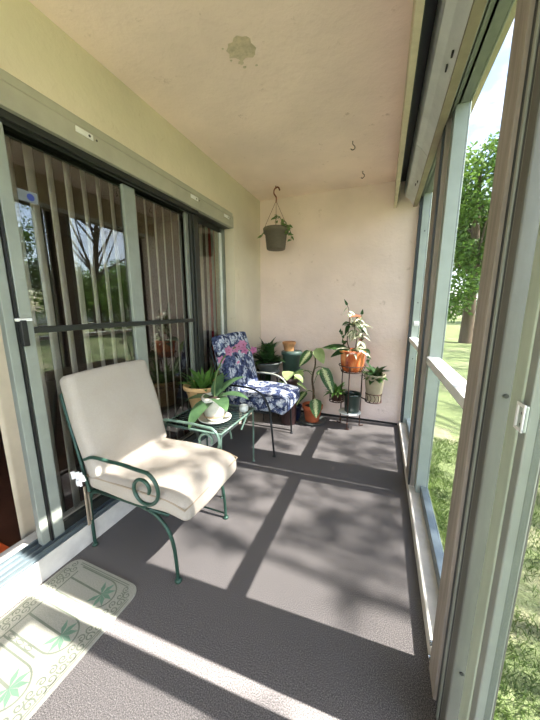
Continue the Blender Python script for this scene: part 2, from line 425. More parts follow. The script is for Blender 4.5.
# ------------------------------------------------------------------ inside of the flat
struct('floor_inner', MB().box(-5.2, -1.601, -2.2, 3.4, -.12, .02), M['brown_floor'])
struct('ceiling_inner', MB().box(-5.2, -1.751, -2.2, 3.4, 2.44, 2.55), M['brown_wall'])
wi = MB().box(-5.3, -5.2, -2.2, 3.4, -.12, 2.55).box(-5.2, -1.6, 3.4, 3.5, -.12, 2.55).box(-5.2, -1.6, -2.3, -2.2, -.12, 2.55)
wi.box(-1.75, -1.601, 3.17, 3.4, -.12, 2.44).box(-1.75, -1.601, -2.2, -1.95, -.12, 2.44)
struct('wall_inner', wi, M['brown_wall'])
def slats(name, label, ys, x, ang, z0, z1, w=.089, mat='blind'):
    t = thing(name, label, 'blinds', (x, ys[0], z0))
    ch(MB().box(x - .03, x + .03, ys[0] - .06, ys[-1] + .06, z1 + .02, z1 + .065), 'head_rail', M['white'], t, .004)
    for i, y in enumerate(ys):
        a = ang + rnd.uniform(-.05, .05); u = V((math.cos(a), math.sin(a), 0)) * (w / 2); n = V((-u.y, u.x, 0)).normalized()
        m = MB(); vs = []
        for z in (z0, z1 + .02):
            for k in range(5):
                s_ = k / 2 - 1; vs.append(V((x, y, z)) + u * s_ + n * (.006 * (1 - s_ * s_)))
        m.add(vs, [(k, k + 1, k + 6, k + 5) for k in range(4)], smooth=True)
        o = ch(m, 'slat', M[mat], t); so = o.modifiers.new('thick', 'SOLIDIFY'); so.thickness = .0015
slats('vertical_blinds', 'pale vertical blinds standing open behind the large pane with the dark cross bar', [.86 + .088 * i for i in range(14)], -1.60, math.radians(-51), .05, 2.10)
slats('vertical_blinds', 'pale vertical blinds half closed behind the narrow far pane', [2.20 + .098 * i for i in range(5)] + [2.74], -1.66, math.radians(-75), .05, 2.10)
slats('vertical_blinds', 'stack of beige vertical blind slats at the open near side of the glass door', [.715 + .03 * i for i in range(4)], -1.60, math.radians(72), .05, 2.10, .089, 'drape')
def drape(name, label, x, y0, y1, z0, z1, mat, amp=.025, waves=7):
    m = MB(); n = waves * 8; vs = []
    for z in (z0, (z0 + z1) / 2, z1):
        for k in range(n + 1):
            t = k / n; a = amp * (.5 if z == z1 else 1)
            vs.append((x + a * math.sin(t * waves * 2 * math.pi), y0 + (y1 - y0) * t, z))
    fs = [(r * (n + 1) + k, r * (n + 1) + k + 1, (r + 1) * (n + 1) + k + 1, (r + 1) * (n + 1) + k) for r in range(2) for k in range(n)]
    m.add(vs, fs, smooth=True); o = m.build(name, M[mat], label=label, category='curtain')
    so = o.modifiers.new('thick', 'SOLIDIFY'); so.thickness = .003
drape('curtain', 'dark red curtain behind the far pane of the sliding door', -1.745, 2.645, 3.02, .03, 2.2, 'red', waves=4)
rg = MB().box(-2.05, -1.66, .35, .66, .0205, .045)
rg.build('rug', M['orange'], bevel=.008, label='orange rug edge on the floor just inside the sliding door', category='rug')

# ------------------------------------------------------------------ window side (right)
T0, T1 = 2.30, 2.19
kerb = MB().box(.24, .352, .931, YB, -.12, .06)
struct('baseboard_right', kerb, M['kerb'], bevel=.006, label='narrow white kerb under the screened windows')
fs_ = MB().box(.030, .058, YF, YB - .001, 2.20, ZC - .0005)
struct('trim_1', fs_, M['fascia'], bevel=.003, label='painted board hanging along the right edge of the ceiling')
tr2 = empty('trim_2', (.2, 1, 2.19), kind='structure', label='white aluminium storm shutter housing above the windows')
prof = [(.122, 2.438), (.116, 2.40), (.114, 2.35), (.12, 2.31), (.13, 2.285), (.15, 2.272), (.162, 2.262), (.165, 2.258), (.20, 2.206), (.236, 2.206), (.236, 2.438)]
ch(MB().prism(prof, YF, 2.24), 'cover', M['alu_white'], tr2)
ch(MB().prism(prof, 2.246, YB - .001), 'cover', M['alu_white'], tr2)
ch(MB().prism([(x + .004, z + .001) for x, z in prof], 2.238, 2.248), 'joint', M['black'], tr2)
ch(MB().box(.2, .238, YF, YB - .001, 2.19, 2.2055), 'bottom_rail', M['strip'], tr2, .002)
ch(MB().box(.0585, .123, YF, YB - .001, 2.425, 2.4385).box(.0585, .066, YF, YB - .001, 2.24, 2.425), 'recess_shade', M['groove'], tr2)  # dark lining added to stand in for deep shade in the gap
for y in (1.52, 2.72):
    ch(MB().box(.174, .180, y, y + .03, 2.222, 2.232).box(.180, .187, y - .08, y - .055, 2.212, 2.222), 'slot', M['black'], tr2)
struct('trim_3', MB().box(.238, .346, YF, YB, T0 + .001, ZC - .0005).box(.2385, .25, YF, YB, T0 - .075, T0 + .001).box(.262, .272, YF, YB, T0 - .05, T0 + .001).box(.285, .295, YF, YB, T0 - .03, T0 + .001), M['alu_grey'], label='dark grey window head')
struct('trim_4', MB().box(.346, .40, YF, YB, T0 + .06, ZC - .0005), M['fascia'])

def window(name, y0, y1, label):
    w = empty(name, (.3, (y0 + y1) / 2, .06), kind='structure', label=label)
    nw = .02 if y0 < 1 else .065
    ch(MB().box(.276, .346, y0, y0 + nw, .062, T0), 'stile', M['alu_pale'], w, .003)
    ch(MB().box(.276, .346, y1 - .07, y1, .062, T0), 'stile', M['alu_pale'], w, .003)
    ch(MB().box(.302, .345, y0 + nw, y1 - .07, .062, .12), 'bottom_rail', M['track'], w, .003)
    ch(MB().box(.262, .33, y0 + nw, y1 - .07, .925, .965), 'mid_rail', M['alu_white'], w, .003)
    ch(MB().box(.27, .345, y0 + nw, y1 - .07, T0 - .03, T0 - .001), 'top_rail', M['alu_grey'], w, .003)
    ch(MB().box(.336, .337, y0 + nw, y1 - .07, .12, T0 - .03), 'screen', M['screen'], w)
    return w
w1 = window('window_1', .932, 1.95, 'tall screened window next to the brown post')
w2 = window('window_2', 2.14, 3.165, 'tall screened window at the far corner')
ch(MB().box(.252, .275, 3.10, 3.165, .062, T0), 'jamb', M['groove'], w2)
for z in (1.95, 1.3, .75): ch(MB().tube([(.31, 3.094, z), (.31, 3.0905, z)], .006, 8), 'screw', M['black'], w2)
ch(MB().box(.29, .335, 3.07, 3.094, 1.08, 1.12), 'latch', M['white'], w2, .004)
# mullion between the windows
mu = empty('trim_5', (.26, 2.05, .06), kind='structure', label='brown mullion between the two windows')
ch(MB().box(.240, .252, 1.99, 2.14, .062, T0).box(.252, .28, 1.952, 2.138, .062, T0), 'post', M['taupe'], mu, .002)
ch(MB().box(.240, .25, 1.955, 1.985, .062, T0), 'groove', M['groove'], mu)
# brown post and door jamb
po = empty('trim_6', (.26, .85, 0), kind='structure', label='weathered brown post beside the screen door')
ch(MB().box(.236, .33, .838, .93, 0, ZC - .3), 'post', M['taupe'], po, .003)
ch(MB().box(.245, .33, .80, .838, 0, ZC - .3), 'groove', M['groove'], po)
ch(MB().box(.238, .33, .786, .80, 0, ZC - .3), 'bead', M['alu_mid'], po, .002)
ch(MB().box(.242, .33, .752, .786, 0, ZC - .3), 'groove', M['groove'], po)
ch(MB().box(.234, .33, .738, .752, 0, ZC - .3), 'bead', M['alu_mid'], po, .003)
ch(MB().box(.230, .33, .70, .738, 0, ZC - .3), 'jamb', M['jamb'], po, .004)
for z in (.33, 1.07): ch(MB().tube([(.25, .6995, z), (.25, .698, z)], .005, 8), 'screw', M['black'], po)
for z in (.1, .42): ch(MB().tube([(.2385, .93, z * .2 + .02), (.23, .93, z * .2 + .02)], .008, 8), 'bolt', M['chrome'], po)
# screen door: stile, rails
d2 = empty('door_2', (.25, .6, .02), kind='structure', label='pale green screen door with a small latch keeper')
ch(MB().box(.238, .268, .602, .648, .02, 1.86), 'stile', M['door_green'], d2, .003)
ch(MB().box(.240, .268, .575, .602, .02, 1.86), 'edge', M['alu_mid'], d2, .003)
ch(MB().box(.240, .268, -.40, .575, 1.73, 1.86), 'top_rail', M['door_green'], d2, .003)
ch(MB().box(.240, .268, -.46, -.40, .02, 1.86), 'stile', M['jamb'], d2, .003)
kp = MB().box(.2345, .2395, .572, .602, 1.04, 1.088)
ch(MB().box(.254, .255, -.40, .575, .02, 1.73), 'screen', M['screen'], d2)
lt = ch(kp, 'latch', M['alu_pale'], d2, .003)
ch(MB().box(.2315, .2346, .595, .602, 1.042, 1.084).box(.2315, .2346, .572, .578, 1.042, 1.084).box(.2315, .2346, .572, .602, 1.083, 1.089).box(.2315, .2346, .572, .602, 1.04, 1.046), 'latch_rim', M['white'], d2, .001)
ch(MB().tube([(.2345, .583, 1.072), (.2335, .583, 1.072)], .003, 8).tube([(.2345, .583, 1.052), (.2335, .583, 1.052)], .003, 8), 'screw', M['black'], d2)
# rest of the screened side, behind the viewer
po2 = struct('trim_7', MB().box(.24, .33, -.55, -.47, 0, ZC - .3).box(.24, .33, YF, YF + .1, 0, ZC - .3).box(.26, .33, YF + .1, -.55, .9, .95).box(.24, .33, YF, -.55, -.1, .06), M['taupe'])

# ------------------------------------------------------------------ door mat
def door_mat():
    m = MB(); x0, x1, y0, y1, r = -1.362, -.93, -.08, .768, .05
    out = []
    for cx, cy, a0 in ((x1 - r, y1 - r, 0), (x0 + r, y1 - r, 90), (x0 + r, y0 + r, 180), (x1 - r, y0 + r, 270)):
        for k in range(7):
            a = math.radians(a0 + k * 15); out.append((cx + r * math.cos(a), cy + r * math.sin(a)))
    m.prism(out, .0005, .007, 'z')
    Z = .0074
    def line(pts, w=.0022):
        pts = [V((p[0], p[1], Z)) for p in pts]
        vs = []
        for i, p in enumerate(pts):
            d = (pts[min(i + 1, len(pts) - 1)] - pts[max(i - 1, 0)]).normalized(); n = V((-d.y, d.x, 0)) * w
            vs += [p - n, p + n]
        m.add(vs, [(2 * i, 2 * i + 1, 2 * i + 3, 2 * i + 2) for i in range(len(pts) - 1)])
    def ring(cx, cy, rx, ry, a0=0, a1=360, w=.0022):
        line([(cx + rx * math.cos(math.radians(a0 + (a1 - a0) * k / 18)), cy + ry * math.sin(math.radians(a0 + (a1 - a0) * k / 18))) for k in range(19)], w)
    def spiral(cx, cy, r, ph, s=1):
        line([(cx + r * (1 - k / 22) * math.cos(ph + s * k * .42), cy + r * (1 - k / 22) * math.sin(ph + s * k * .42)) for k in range(20)], .0022)
    m.cur = 1
    # border lines
    for off in (.012, .02):
        line([(x1 - off, y0 + .06), (x1 - off, y1 - .06)], .0018)
        line([(x0 + off, y0 + .06), (x0 + off, y1 - .06)], .0018)
        line([(x0 + .06, y1 - off), (x1 - .06, y1 - off)], .0018)
    rr = random.Random(5)
    # scrollwork down both long sides
    y = y0 + .05
    while y < y1 - .04:
        for bx in (x1 - .045, x0 + .045):
            spiral(bx + .012, y, .017, rr.random() * 6, 1); spiral(bx - .012, y + .018, .015, rr.random() * 6, -1)
        y += .034
    line([(x0 + .085, y0 + .02), (x0 + .085, y1 - .05)], .003)
    # arches with palms, railings between
    for yc in (.68, .51, .345, .18):
        ring(x1 - .155, yc, .075, .062, -90, 90, .003)
        for dy in (-.062, .062):
            line([(x1 - .155, yc + dy), (x0 + .085, yc + dy)], .003)
        line([(x1 - .155, yc - .082), (x0 + .085, yc - .082)], .003)
        for k in range(3):
            x = x0 + .10 + k * .05; ring(x + .02, yc - .072, .018, .006, 0, 360, .0015)
        line([(x1 - .14, yc), (x0 + .085, yc + .004)], .004)
    m.cur = 2
    for yc in (.68, .51, .345, .18):
        cx = x1 - .14
        for a in (-75, -38, 0, 38, 75, 125, -125):
            a = math.radians(a); d = V((math.cos(a), math.sin(a), 0)); n = V((-d.y, d.x, 0)); c = V((cx, yc, Z + .0004))
            m.add([c, c + d * .028 + n * .011, c + d * .058, c + d * .03 - n * .007], [(0, 1, 2, 3)])
    o = m.build('door_mat', [M['mat'], M['mat_line'], M['mat_palm']])
    o['label'] = 'cream door mat with pale green palm trees and scroll border by the glass door'; o['category'] = 'door mat'
door_mat()

# ------------------------------------------------------------------ armchairs
def pad(L, W, Tk, r=.035, n=16, crown=.02, seed=0):
    """soft box cushion, length L on x, width W on y, thickness Tk on z, centred"""
    rr = random.Random(seed); m = MB(); nx, ny, nz = n, n, 6; vs = {}; V3 = []
    ph = [rr.random() * 6 for _ in range(6)]
    def pt(a, b, c):
        p = V((a * L / 2, b * W / 2, c * Tk / 2)); q = V((max(-L / 2 + r, min(L / 2 - r, p.x)), max(-W / 2 + r, min(W / 2 - r, p.y)), max(-Tk / 2 + r, min(Tk / 2 - r, p.z))))
        d = p - q
        if d.length > 1e-6: p = q + d.normalized() * min(r, max(abs(d.x), abs(d.y), abs(d.z)))
        k = (1 - a * a) * (1 - b * b)
        p.z += c * crown * k + .004 * math.sin(a * 4 + ph[0]) * math.sin(b * 5 + ph[1])
        p.y += b * .008 * (1 - a * a) * math.cos(c); p.x += a * .008 * (1 - b * b)
        return p
    def sp(i, n_): return -math.cos(math.pi * i / n_) * .5 + (2 * i / n_ - 1) * .5
    def face(fn, na, nb):
        base = len(m.v); vs = [fn(sp(i, na), sp(j, nb)) for i in range(na + 1) for j in range(nb + 1)]
        m.add(vs, [(i * (nb + 1) + j, (i + 1) * (nb + 1) + j, (i + 1) * (nb + 1) + j + 1, i * (nb + 1) + j + 1) for i in range(na) for j in range(nb)], smooth=True)
    for c in (-1, 1):
        face(lambda a, b: pt(a, b, c), nx, ny); face(lambda a, b: pt(a, c, b), nx, nz); face(lambda a, b: pt(c, a, b), ny, nz)
    return m, pt
def xform(mb, mat): mb.v = [tuple(mat @ V(p)) for p in mb.v]; return mb
def weld(o, d=.0005):
    bm = bmesh.new(); bm.from_mesh(o.data); bmesh.ops.remove_doubles(bm, verts=bm.verts, dist=d)
    bmesh.ops.recalc_face_normals(bm, faces=bm.faces); bm.to_mesh(o.data); bm.free()

def armchair(name, label, loc, hw, cush, iron, arms, seat_top, back_top, back_bx, back_tx, tag, rz=0, th=.095, scroll=True):
    """local frame: +x forward, origin on the floor under the seat"""
    t = thing(name, label, 'armchair', loc, rz=rz)
    R = .0085; fz = seat_top - th - .012
    for s in (-1, 1):
        y = s * (hw - .02)
        # front leg: springs from the side rail and sweeps forward, with a foot pad
        if scroll: lg = MB().tube(smooth_path([(.09, y, fz), (.17, y, fz - .02), (.235, y, fz - .08), (.265, y, fz - .17), (.275, y, .012)]), R, 8)
        else: lg = MB().tube([(.24, y, fz), (.25, s * (hw + .002), fz - .03), (.275, y, .012)], R, 8)
        lg.lathe([(0, 0.0), (.017, 0.0), (.017, .006), (.01, .014), (0, .014)], 12, (.275, y, 0))
        lg.build('front_leg', iron, t)
        rl = MB().tube(smooth_path([(-.20, y, fz), (-.255, y, fz - .03), (-.272, y, fz - .12), (-.275, y, .012)]), R, 8)
        rl.lathe([(0, 0.0), (.015, 0.0), (.015, .006), (.01, .014), (0, .014)], 12, (-.275, y, 0))
        rl.build('rear_leg', iron, t)
        if scroll:
            # arm: flat run, then one big roll ending in a curl
            ya = s * (hw + .012); cx, cz = .145, fz + .122
            pts = smooth_path([(-.222, ya, fz + .19), (-.16, ya, fz + .213), (-.06, ya, fz + .215), (.03, ya, fz + .217), (.10, ya, fz + .212)], 5)
            sc = []
            for k in range(34):
                a = math.radians(72 - k * 13.8); rr = .092 - .062 * (k / 33)
                sc.append((cx + rr * math.cos(a), ya, cz + rr * math.sin(a)))
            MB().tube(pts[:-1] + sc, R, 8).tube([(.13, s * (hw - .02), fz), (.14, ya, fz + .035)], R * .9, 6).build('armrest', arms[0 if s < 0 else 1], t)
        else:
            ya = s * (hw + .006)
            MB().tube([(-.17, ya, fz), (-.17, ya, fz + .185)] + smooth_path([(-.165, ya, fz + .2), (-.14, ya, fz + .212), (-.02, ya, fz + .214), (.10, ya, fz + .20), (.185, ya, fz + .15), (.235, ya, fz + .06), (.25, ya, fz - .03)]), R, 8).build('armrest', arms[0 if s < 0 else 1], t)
    # seat frame
    sf = MB(); c = hw - .02
    sf.tube([(-.235, -c, fz), (.24, -c, fz), (.24, c, fz), (-.235, c, fz)], R, 8, closed=True)
    for k in range(1, 6): sf.tube([(-.235 + k * .08, -c, fz), (-.235 + k * .08, c, fz)], .004, 6)
    sf.build('seat_frame', iron, t)
    # back frame: leans backwards
    b0 = V((back_bx - .058, 0, fz)); b1 = V((back_tx - .046, 0, back_top - .07)); c = hw - .006
    bf = MB().tube([b0 + V((0, -c, 0)), b1 + V((0, -c, -.03)), b1 + V((.001, -c + .03, 0)), b1 + V((.001, c - .03, 0)), b1 + V((0, c, -.03)), b0 + V((0, c, 0))], R, 8)
    for k in range(1, 5):
        y = -c + 2 * c * k / 5; bf.tube([b0 + V((0, y, 0)), b1 + V((0, y, 0))], .004, 6)
    bf.build('back_frame', iron, t)
    MB().tube([(.27, hw - .02, .03), (-.27, hw - .02, .03)], .005, 6).build('stretcher', iron, t)
    # cushions
    L = .285 + .275 + .045
    m, pt = pad(L, 2 * hw, th, min(.034, th * .45), 18, .012, 3)
    for i, p in enumerate(m.v):                                     # waterfall front edge, slight sag
        x, y, z = p; f = max(0, (x - L * .28) / (L * .22)); m.v[i] = (x, y, z - .028 * f * f)
    xform(m, Matrix.Translation((.055, 0, seat_top - th / 2)))
    seat = m.build('seat_cushion', cush, t); weld(seat)
    p = MB()
    lp = []
    for k in range(64):
        a = 2 * math.pi * k / 64; ca, sa = math.cos(a), math.sin(a); e = max(abs(ca), abs(sa))
        x = L / 2 * .985 * ca / e; y = hw * .99 * sa / e; f = max(0, (x - L * .28) / (L * .22))
        lp.append((x + .055, y, seat_top - .016 - .028 * f * f))
    p.tube(lp, .004, 6, closed=True).build('piping', M['piping'] if cush is M['beige'] else cush, seat)
    bh = ((back_top - seat_top) ** 2 + (back_tx - back_bx) ** 2) ** .5
    m, pt = pad(bh + .02, 2 * hw + .02, .085, .026, 18, .014, 8)
    ang = math.atan2(back_top - seat_top, back_tx - back_bx)
    mid = V(((back_bx + back_tx) / 2, 0, (back_top + seat_top) / 2 - .01))
    xform(m, Matrix.Translation(mid) @ Matrix.Rotation(-ang, 4, 'Y'))
    bk = m.build('back_cushion', cush, t); weld(bk)
    if tag:
        for yy, dz in ((-hw - .004, 0), (-hw - .012, .02)):
            MB().box(-.262, -.256, yy, yy + .014, fz - .17 - dz, fz + .03).build('tie_strap', M['piping'], bk)
        tg = MB(); n = 8
        for (ox, oz, ww, hh, ry) in ((-.255, .108, .08, .038, .2), (-.225, .1, .05, .03, .35), (-.25, .07, .036, .028, .1)):
            vs = []
            for k in range(n + 1):
                u = k / n - .5
                for v in (-.5, .5):
                    x = u * ww; z = v * hh
                    vs.append((ox + x * math.cos(ry) - z * math.sin(ry), -hw - .034 - .006 * math.sin(k * 1.7 + ox * 90) - (ox + .26) * .1, fz + oz + x * math.sin(ry) + z * math.cos(ry)))
            tg.add(vs, [(2 * k, 2 * k + 2, 2 * k + 3, 2 * k + 1) for k in range(n)])
        tg.build('care_tag', M['white'], bk, label='white care tag').modifiers.new('thick', 'SOLIDIFY').thickness = .0012
    return t
armchair('armchair', 'green wrought iron armchair with plain beige cushions in front of the glass door', (-1.075, 1.075, 0), .235, M['beige'], M['iron'],
         [M['iron'], M['iron_lit']], .445, .93, -.185, -.315, True)
armchair('armchair', 'black wrought iron armchair with blue floral cushions near the back corner', (-1.055, 2.31, 0), .265, M['floral'], M['iron_black'],
         [M['iron_black'], M['iron_sunlit']], .515, 1.01, -.13, -.27, False, th=.12, scroll=False)

# ------------------------------------------------------------------ side table
tb = thing('side_table', 'small green iron side table between the two armchairs holding potted plants', 'side table', (-1.14, 1.69, 0))
TX, TY, TZ = .235, .255, .455
top = MB().tube([(-TX, -TY, TZ), (TX, -TY, TZ), (TX, TY, TZ), (-TX, TY, TZ)], .009, 8, closed=True)
top.build('top_rim', M['iron_lit'], tb)
gr = MB()
for k in range(1, 16): gr.box(-TX, TX, -TY + k * 2 * TY / 16 - .009, -TY + k * 2 * TY / 16 + .009, TZ - .002, TZ + .003)
for k in (-.12, 0, .12): gr.box(k - .008, k + .008, -TY, TY, TZ - .005, TZ - .001)
gr.build('top_slats', M['iron_dark'], tb)
for sx in (-1, 1):
    for sy in (-1, 1):
        x, y = sx * (TX - .01), sy * (TY - .01)
        lg = MB().tube(smooth_path([(x - sx * .02, y - sy * .17, TZ - .11), (x, y - sy * .11, TZ - .02), (x, y - sy * .04, TZ + .0), (x, y, TZ - .07), (x, y, .01)]), .007, 8)
        lg.lathe([(0, 0), (.014, 0), (.014, .005), (0, .012)], 10, (x, y, 0))
        lg.build('leg', M['iron_lit'] if sx > 0 else M['iron'], tb)

# ------------------------------------------------------------------ pots and plants
def pot_profile(rt, rb, h, lip=.02, t=.012, lipw=.008):
    return [(0, 0), (rb * .96, 0), (rb, .006), (rt - lipw, h - lip), (rt, h - lip), (rt + .002, h - .003), (rt - .004, h), (rt - t, h - .002), (rt - t - .003, h * .82), (0, h * .82)]
def pot(t, prof, mat, h, soil_r, wob=None, name='pot'):
    MB().lathe(prof, 32, wob=wob).build(name, mat, t)
    sz = h * .84
    MB().lathe([(0, .012), (soil_r * .6, .008), (soil_r, 0), (soil_r, -.01), (0, -.01)], 20, (0, 0, sz), wob=lambda a, z: 1 + .03 * math.sin(a * 5)).build('soil', M['soil'], t)
    return sz
def spray(m, n, base_r, z, Lr, Wr, el, droop, seed, shape=.9, az=None, fold=.25, segs=6, stems=None):
    r = random.Random(seed)
    for k in range(n):
        a = r.uniform(*az) if az else 2 * math.pi * (k + r.random() * .7) / n; e = math.radians(r.uniform(*el))
        d = V((math.cos(a) * math.cos(e), math.sin(a) * math.cos(e), math.sin(e)))
        b = V((math.cos(a) * base_r * r.random(), math.sin(a) * base_r * r.random(), z))
        if stems is not None:
            q = b + d * r.uniform(*stems[1]); q.z += .01
            stems[0].tube([b, b.lerp(q, .5) + V((0, 0, .012)), q], .0025, 5); b = q
            d = (d + V((0, 0, -.5))).normalized()
        m.leaf(b, d, r.uniform(*Lr), r.uniform(*Wr), V((0, 0, 1)), r.uniform(*droop), segs, fold, shape)

# tan clay pot with bright arching leaves
t = thing('potted_plant', 'wide tan clay pot with bright green strap leaves on the side table', 'potted plant', (-1.262, 1.765, TZ + .004))
sz = pot(t, [(0, 0), (.085, 0), (.09, .01), (.13, .175), (.147, .18), (.15, .205), (.147, .212), (.137, .212), (.13, .18), (0, .178)], M['tan_pot'], .212, .13)
m = MB(); spray(m, 34, .09, sz, (.14, .23), (.032, .05), (35, 85), (.4, 1.2), 4, .8)
m.leaf((.06, 0, sz), (.1, .15, 1), .20, .05, V((-1, -.4, 0)), .15, 7, .3, .8); m.leaf((.09, .05, sz), (.45, .3, 1), .16, .045, V((-1, 0, 0)), .4)
m.build('leaves', M['leaf_mid'], t)
# orchid
t = thing('orchid', 'pink orchid with broad leaves in a white ceramic pot on the side table', 'orchid', (-1.07, 1.625, TZ + .004))
MB().lathe([(0, 0), (.068, 0), (.088, .012), (.09, .018), (.084, .018), (.06, .008), (0, .008)], 28).build('saucer', M['white_pot'], t)
sz = pot(t, [(0, .009), (.045, .009), (.056, .03), (.066, .08), (.069, .125), (.066, .138), (.06, .138), (.06, .12), (0, .118)], M['white_pot'], .142, .058)
MB().lathe([(.0585, .028), (.0615, .036), (.0625, .04), (.060, .034)], 24, wob=lambda a, z: 1.02 + .02 * math.sin(a * 6)).build('painted_band', M['pot_pattern'], t)
m = MB()
for az_, el_, L_, W_, dr in ((-95, 5, .22, .085, .95), (-40, 30, .19, .085, 1.0), (10, 38, .19, .08, 1.1), (50, 62, .21, .075, 1.0), (-150, 25, .15, .075, .9), (100, 65, .17, .065, .7)):
    a, e = math.radians(az_), math.radians(el_)
    MB().leaf((.012 * math.cos(a), .012 * math.sin(a), sz), (math.cos(a) * math.cos(e), math.sin(a) * math.cos(e), math.sin(e)), L_, W_, V((0, 0, 1)), dr, 8, .22, .7, .75).build('leaf', M['leaf_orchid'], t)
sp_ = smooth_path([(0, 0, sz), (.0, .015, sz + .10), (.03, .035, sz + .20), (.075, .06, sz + .262), (.125, .08, sz + .28), (.17, .10, sz + .255)])
MB().tube(sp_, .004, 6).build('flower_spike', M['stem'], t)
r = random.Random(3)
for k in range(9):
    p = V(sp_[min(len(sp_) - 1, 13 + k * 2)]) + V((r.uniform(-.02, .02), r.uniform(-.02, .02), r.uniform(-.02, .02)))
    f = MB(); face = V((.6 + r.uniform(-.3, .3), -.8, r.uniform(-.2, .3))).normalized(); u = face.orthogonal().normalized(); w = face.cross(u)
    for j in range(5):
        a = j * 1.2566 + .3 * r.random(); d = u * math.cos(a) + w * math.sin(a) + face * .15
        f.leaf(p, d, .024, .021, face, .3, 4, .05, .8)
    f.cur = 1; f.lathe([(0, -.004), (.004, 0), (0, .004)], 8, tuple(p + face * .008))
    f.build('flower', [M['petal'], M['petal_core']], t)
for o_ in t.children:
    o_.data.transform(Matrix.Scale(1.32, 4))
# little glass jar on the table
t = thing('glass_jar', 'small whitish glass jar at the far edge of the side table', 'jar', (-.955, 1.855, TZ + .004))
MB().lathe([(0, 0), (.03, 0), (.036, .008), (.036, .04), (.03, .046), (.03, .05), (.026, .05), (.026, .012), (0, .012)], 24).build('jar', M['glass_jar'], t)
MB().lathe([(0, .0135), (.0245, .0135), (.0245, .03), (0, .032)], 20).build('candle_wax', M['white'], t)

# corner plants behind the blue chair
def crate(name, label, loc, w, h, mat):
    t = thing(name, label, 'plant stand', loc)
    MB().lathe([(0, h - .02), (w, h - .02), (w + .004, h - .01), (w, h), (0, h)], 28).build('top', mat, t)
    for k in range(3):
        a = k * 2.094 + .5; MB().tube([(w * .8 * math.cos(a), w * .8 * math.sin(a), h - .019), (w * .95 * math.cos(a), w * .95 * math.sin(a), .004)], .008, 6).build('leg', mat, t)
crate('plant_stand', 'dark round plant stool in the back left corner under the bushy plant', (-1.16, 2.86, 0), .13, .56, M['iron_black'])
t = thing('potted_plant', 'bushy dark green plant in a wide shallow bowl in the back left corner', 'potted plant', (-1.16, 2.86, .5605))
sz = pot(t, pot_profile(.155, .10, .10, .015), M['saucer'], .10, .135, name='bowl')
m = MB(); spray(m, 50, .08, sz, (.14, .215), (.06, .09), (32, 85), (.4, 1.3), 9, .9)
spray(m, 22, .05, sz + .12, (.14, .21), (.045, .07), (30, 85), (.5, 1.2), 12, .9); m.build('leaves', M['leaf_dark'], t)
t = thing('snake_plant', 'dark upright spiky plant on the floor in the corner behind the floral chair', 'potted plant', (-1.275, 3.065, 0))
sz = pot(t, pot_profile(.085, .07, .36, .02), M['navy_pot'], .36, .07)
m = MB(); spray(m, 15, .055, sz, (.40, .58), (.04, .055), (83, 89), (-.05, .25), 5, .5, fold=.35, segs=7); m.build('leaves', M['leaf_dark'], t)
t = thing('planter', 'tall dark green ceramic planter against the back wall', 'planter', (-.935, 3.03, 0))
MB().lathe([(0, 0), (.085, 0), (.09, .01), (.105, .72), (.118, .725), (.12, .765), (.11, .77), (.0, .77)], 32).build('pot', M['green_bin'], t)
t = thing('flowerpot', 'small empty terracotta flowerpot on top of the tall green planter', 'flowerpot', (-.965, 3.02, .7705))
MB().lathe(pot_profile(.075, .055, .105, .03), 28).build('pot', M['terracotta_dark'], t)
# maroon pot with pale leaves
t = thing('potted_plant', 'maroon pot with pale heart shaped leaves in front of the tall green planter', 'potted plant', (-.885, 2.79, 0))
sz = pot(t, [(0, 0), (.075, 0), (.08, .01), (.092, .48), (.10, .485), (.10, .52), (.09, .52), (.085, .45), (0, .44)], M['maroon'], .53, .085)
r = random.Random(6)
for a, hh, L_, W_ in ((-80, .16, .13, .12), (-20, .12, .13, .1), (40, .12, .14, .1), (-120, .05, .11, .09), (10, .02, .16, .11)):
    a = math.radians(a); q = V((math.cos(a) * .075, math.sin(a) * .075, sz + hh)); st_ = MB().tube([(0, 0, sz), (q.x * .4, q.y * .4, sz + hh * .7), q], .003, 5)
    lf = MB().leaf(q, (math.cos(a), math.sin(a), -.35), L_, W_, V((0, 0, 1)), .5, 6, .15, .7, .6).build('leaf', M['leaf_pale'], t)
    st_.build('leaf_stalk', M['stem'], lf)

# dieffenbachia in terracotta pot on saucer
t = thing('potted_plant', 'tall plant with large speckled leaves in a terracotta pot on the floor', 'potted plant', (-.655, 2.93, 0))
MB().lathe([(0, 0.001), (.13, 0.001), (.15, .02), (.153, .026), (.145, .026), (.125, .01), (0, .01)], 32).build('saucer', M['saucer'], t)
o = MB().lathe(pot_profile(.112, .075, .19, .04), 32, (0, 0, .011)).build('pot', M['terracotta'], t)
MB().lathe([(0, .012), (.09, .002), (.09, -.01), (0, -.01)], 20, (0, 0, .17)).build('soil', M['soil'], t)
stp = smooth_path([(0, 0, .17), (.01, -.005, .33), (-.01, 0, .50), (.015, .01, .64), (.01, .01, .75)])
MB().tube(stp, [.015 - .008 * i / len(stp) for i in range(len(stp))], 8).build('stem', M['stem_brown'], t)
def big(p0, p1, d, L_, W_, dr, pale=False, up=V((0, 0, 1))):
    p0, p1 = V(p0), V(p1); pe = MB().tube(smooth_path([p0, p0.lerp(p1, .5) + V((0, 0, .015)), p1], 4), .004, 6)
    lf = MB().leaf(p1, d, L_ * .93, W_ * .93, up, dr, 9, .14, .75, .62).build('leaf', M['leaf_pale'] if pale else M['leaf_dieff'], t)
    if pale: lf['label'] = 'pale leaf'
    pe.build('leaf_stalk', M['stem'], lf)
big((.01, 0, .72), (-.03, -.02, .80), (-.55, -.25, -.75), .23, .12, .25, up=V((0, -1, .5)))
big((.01, 0, .74), (.03, -.03, .83), (.55, -.45, -.75), .2, .125, .2 , True, V((.2, -1, .6)))
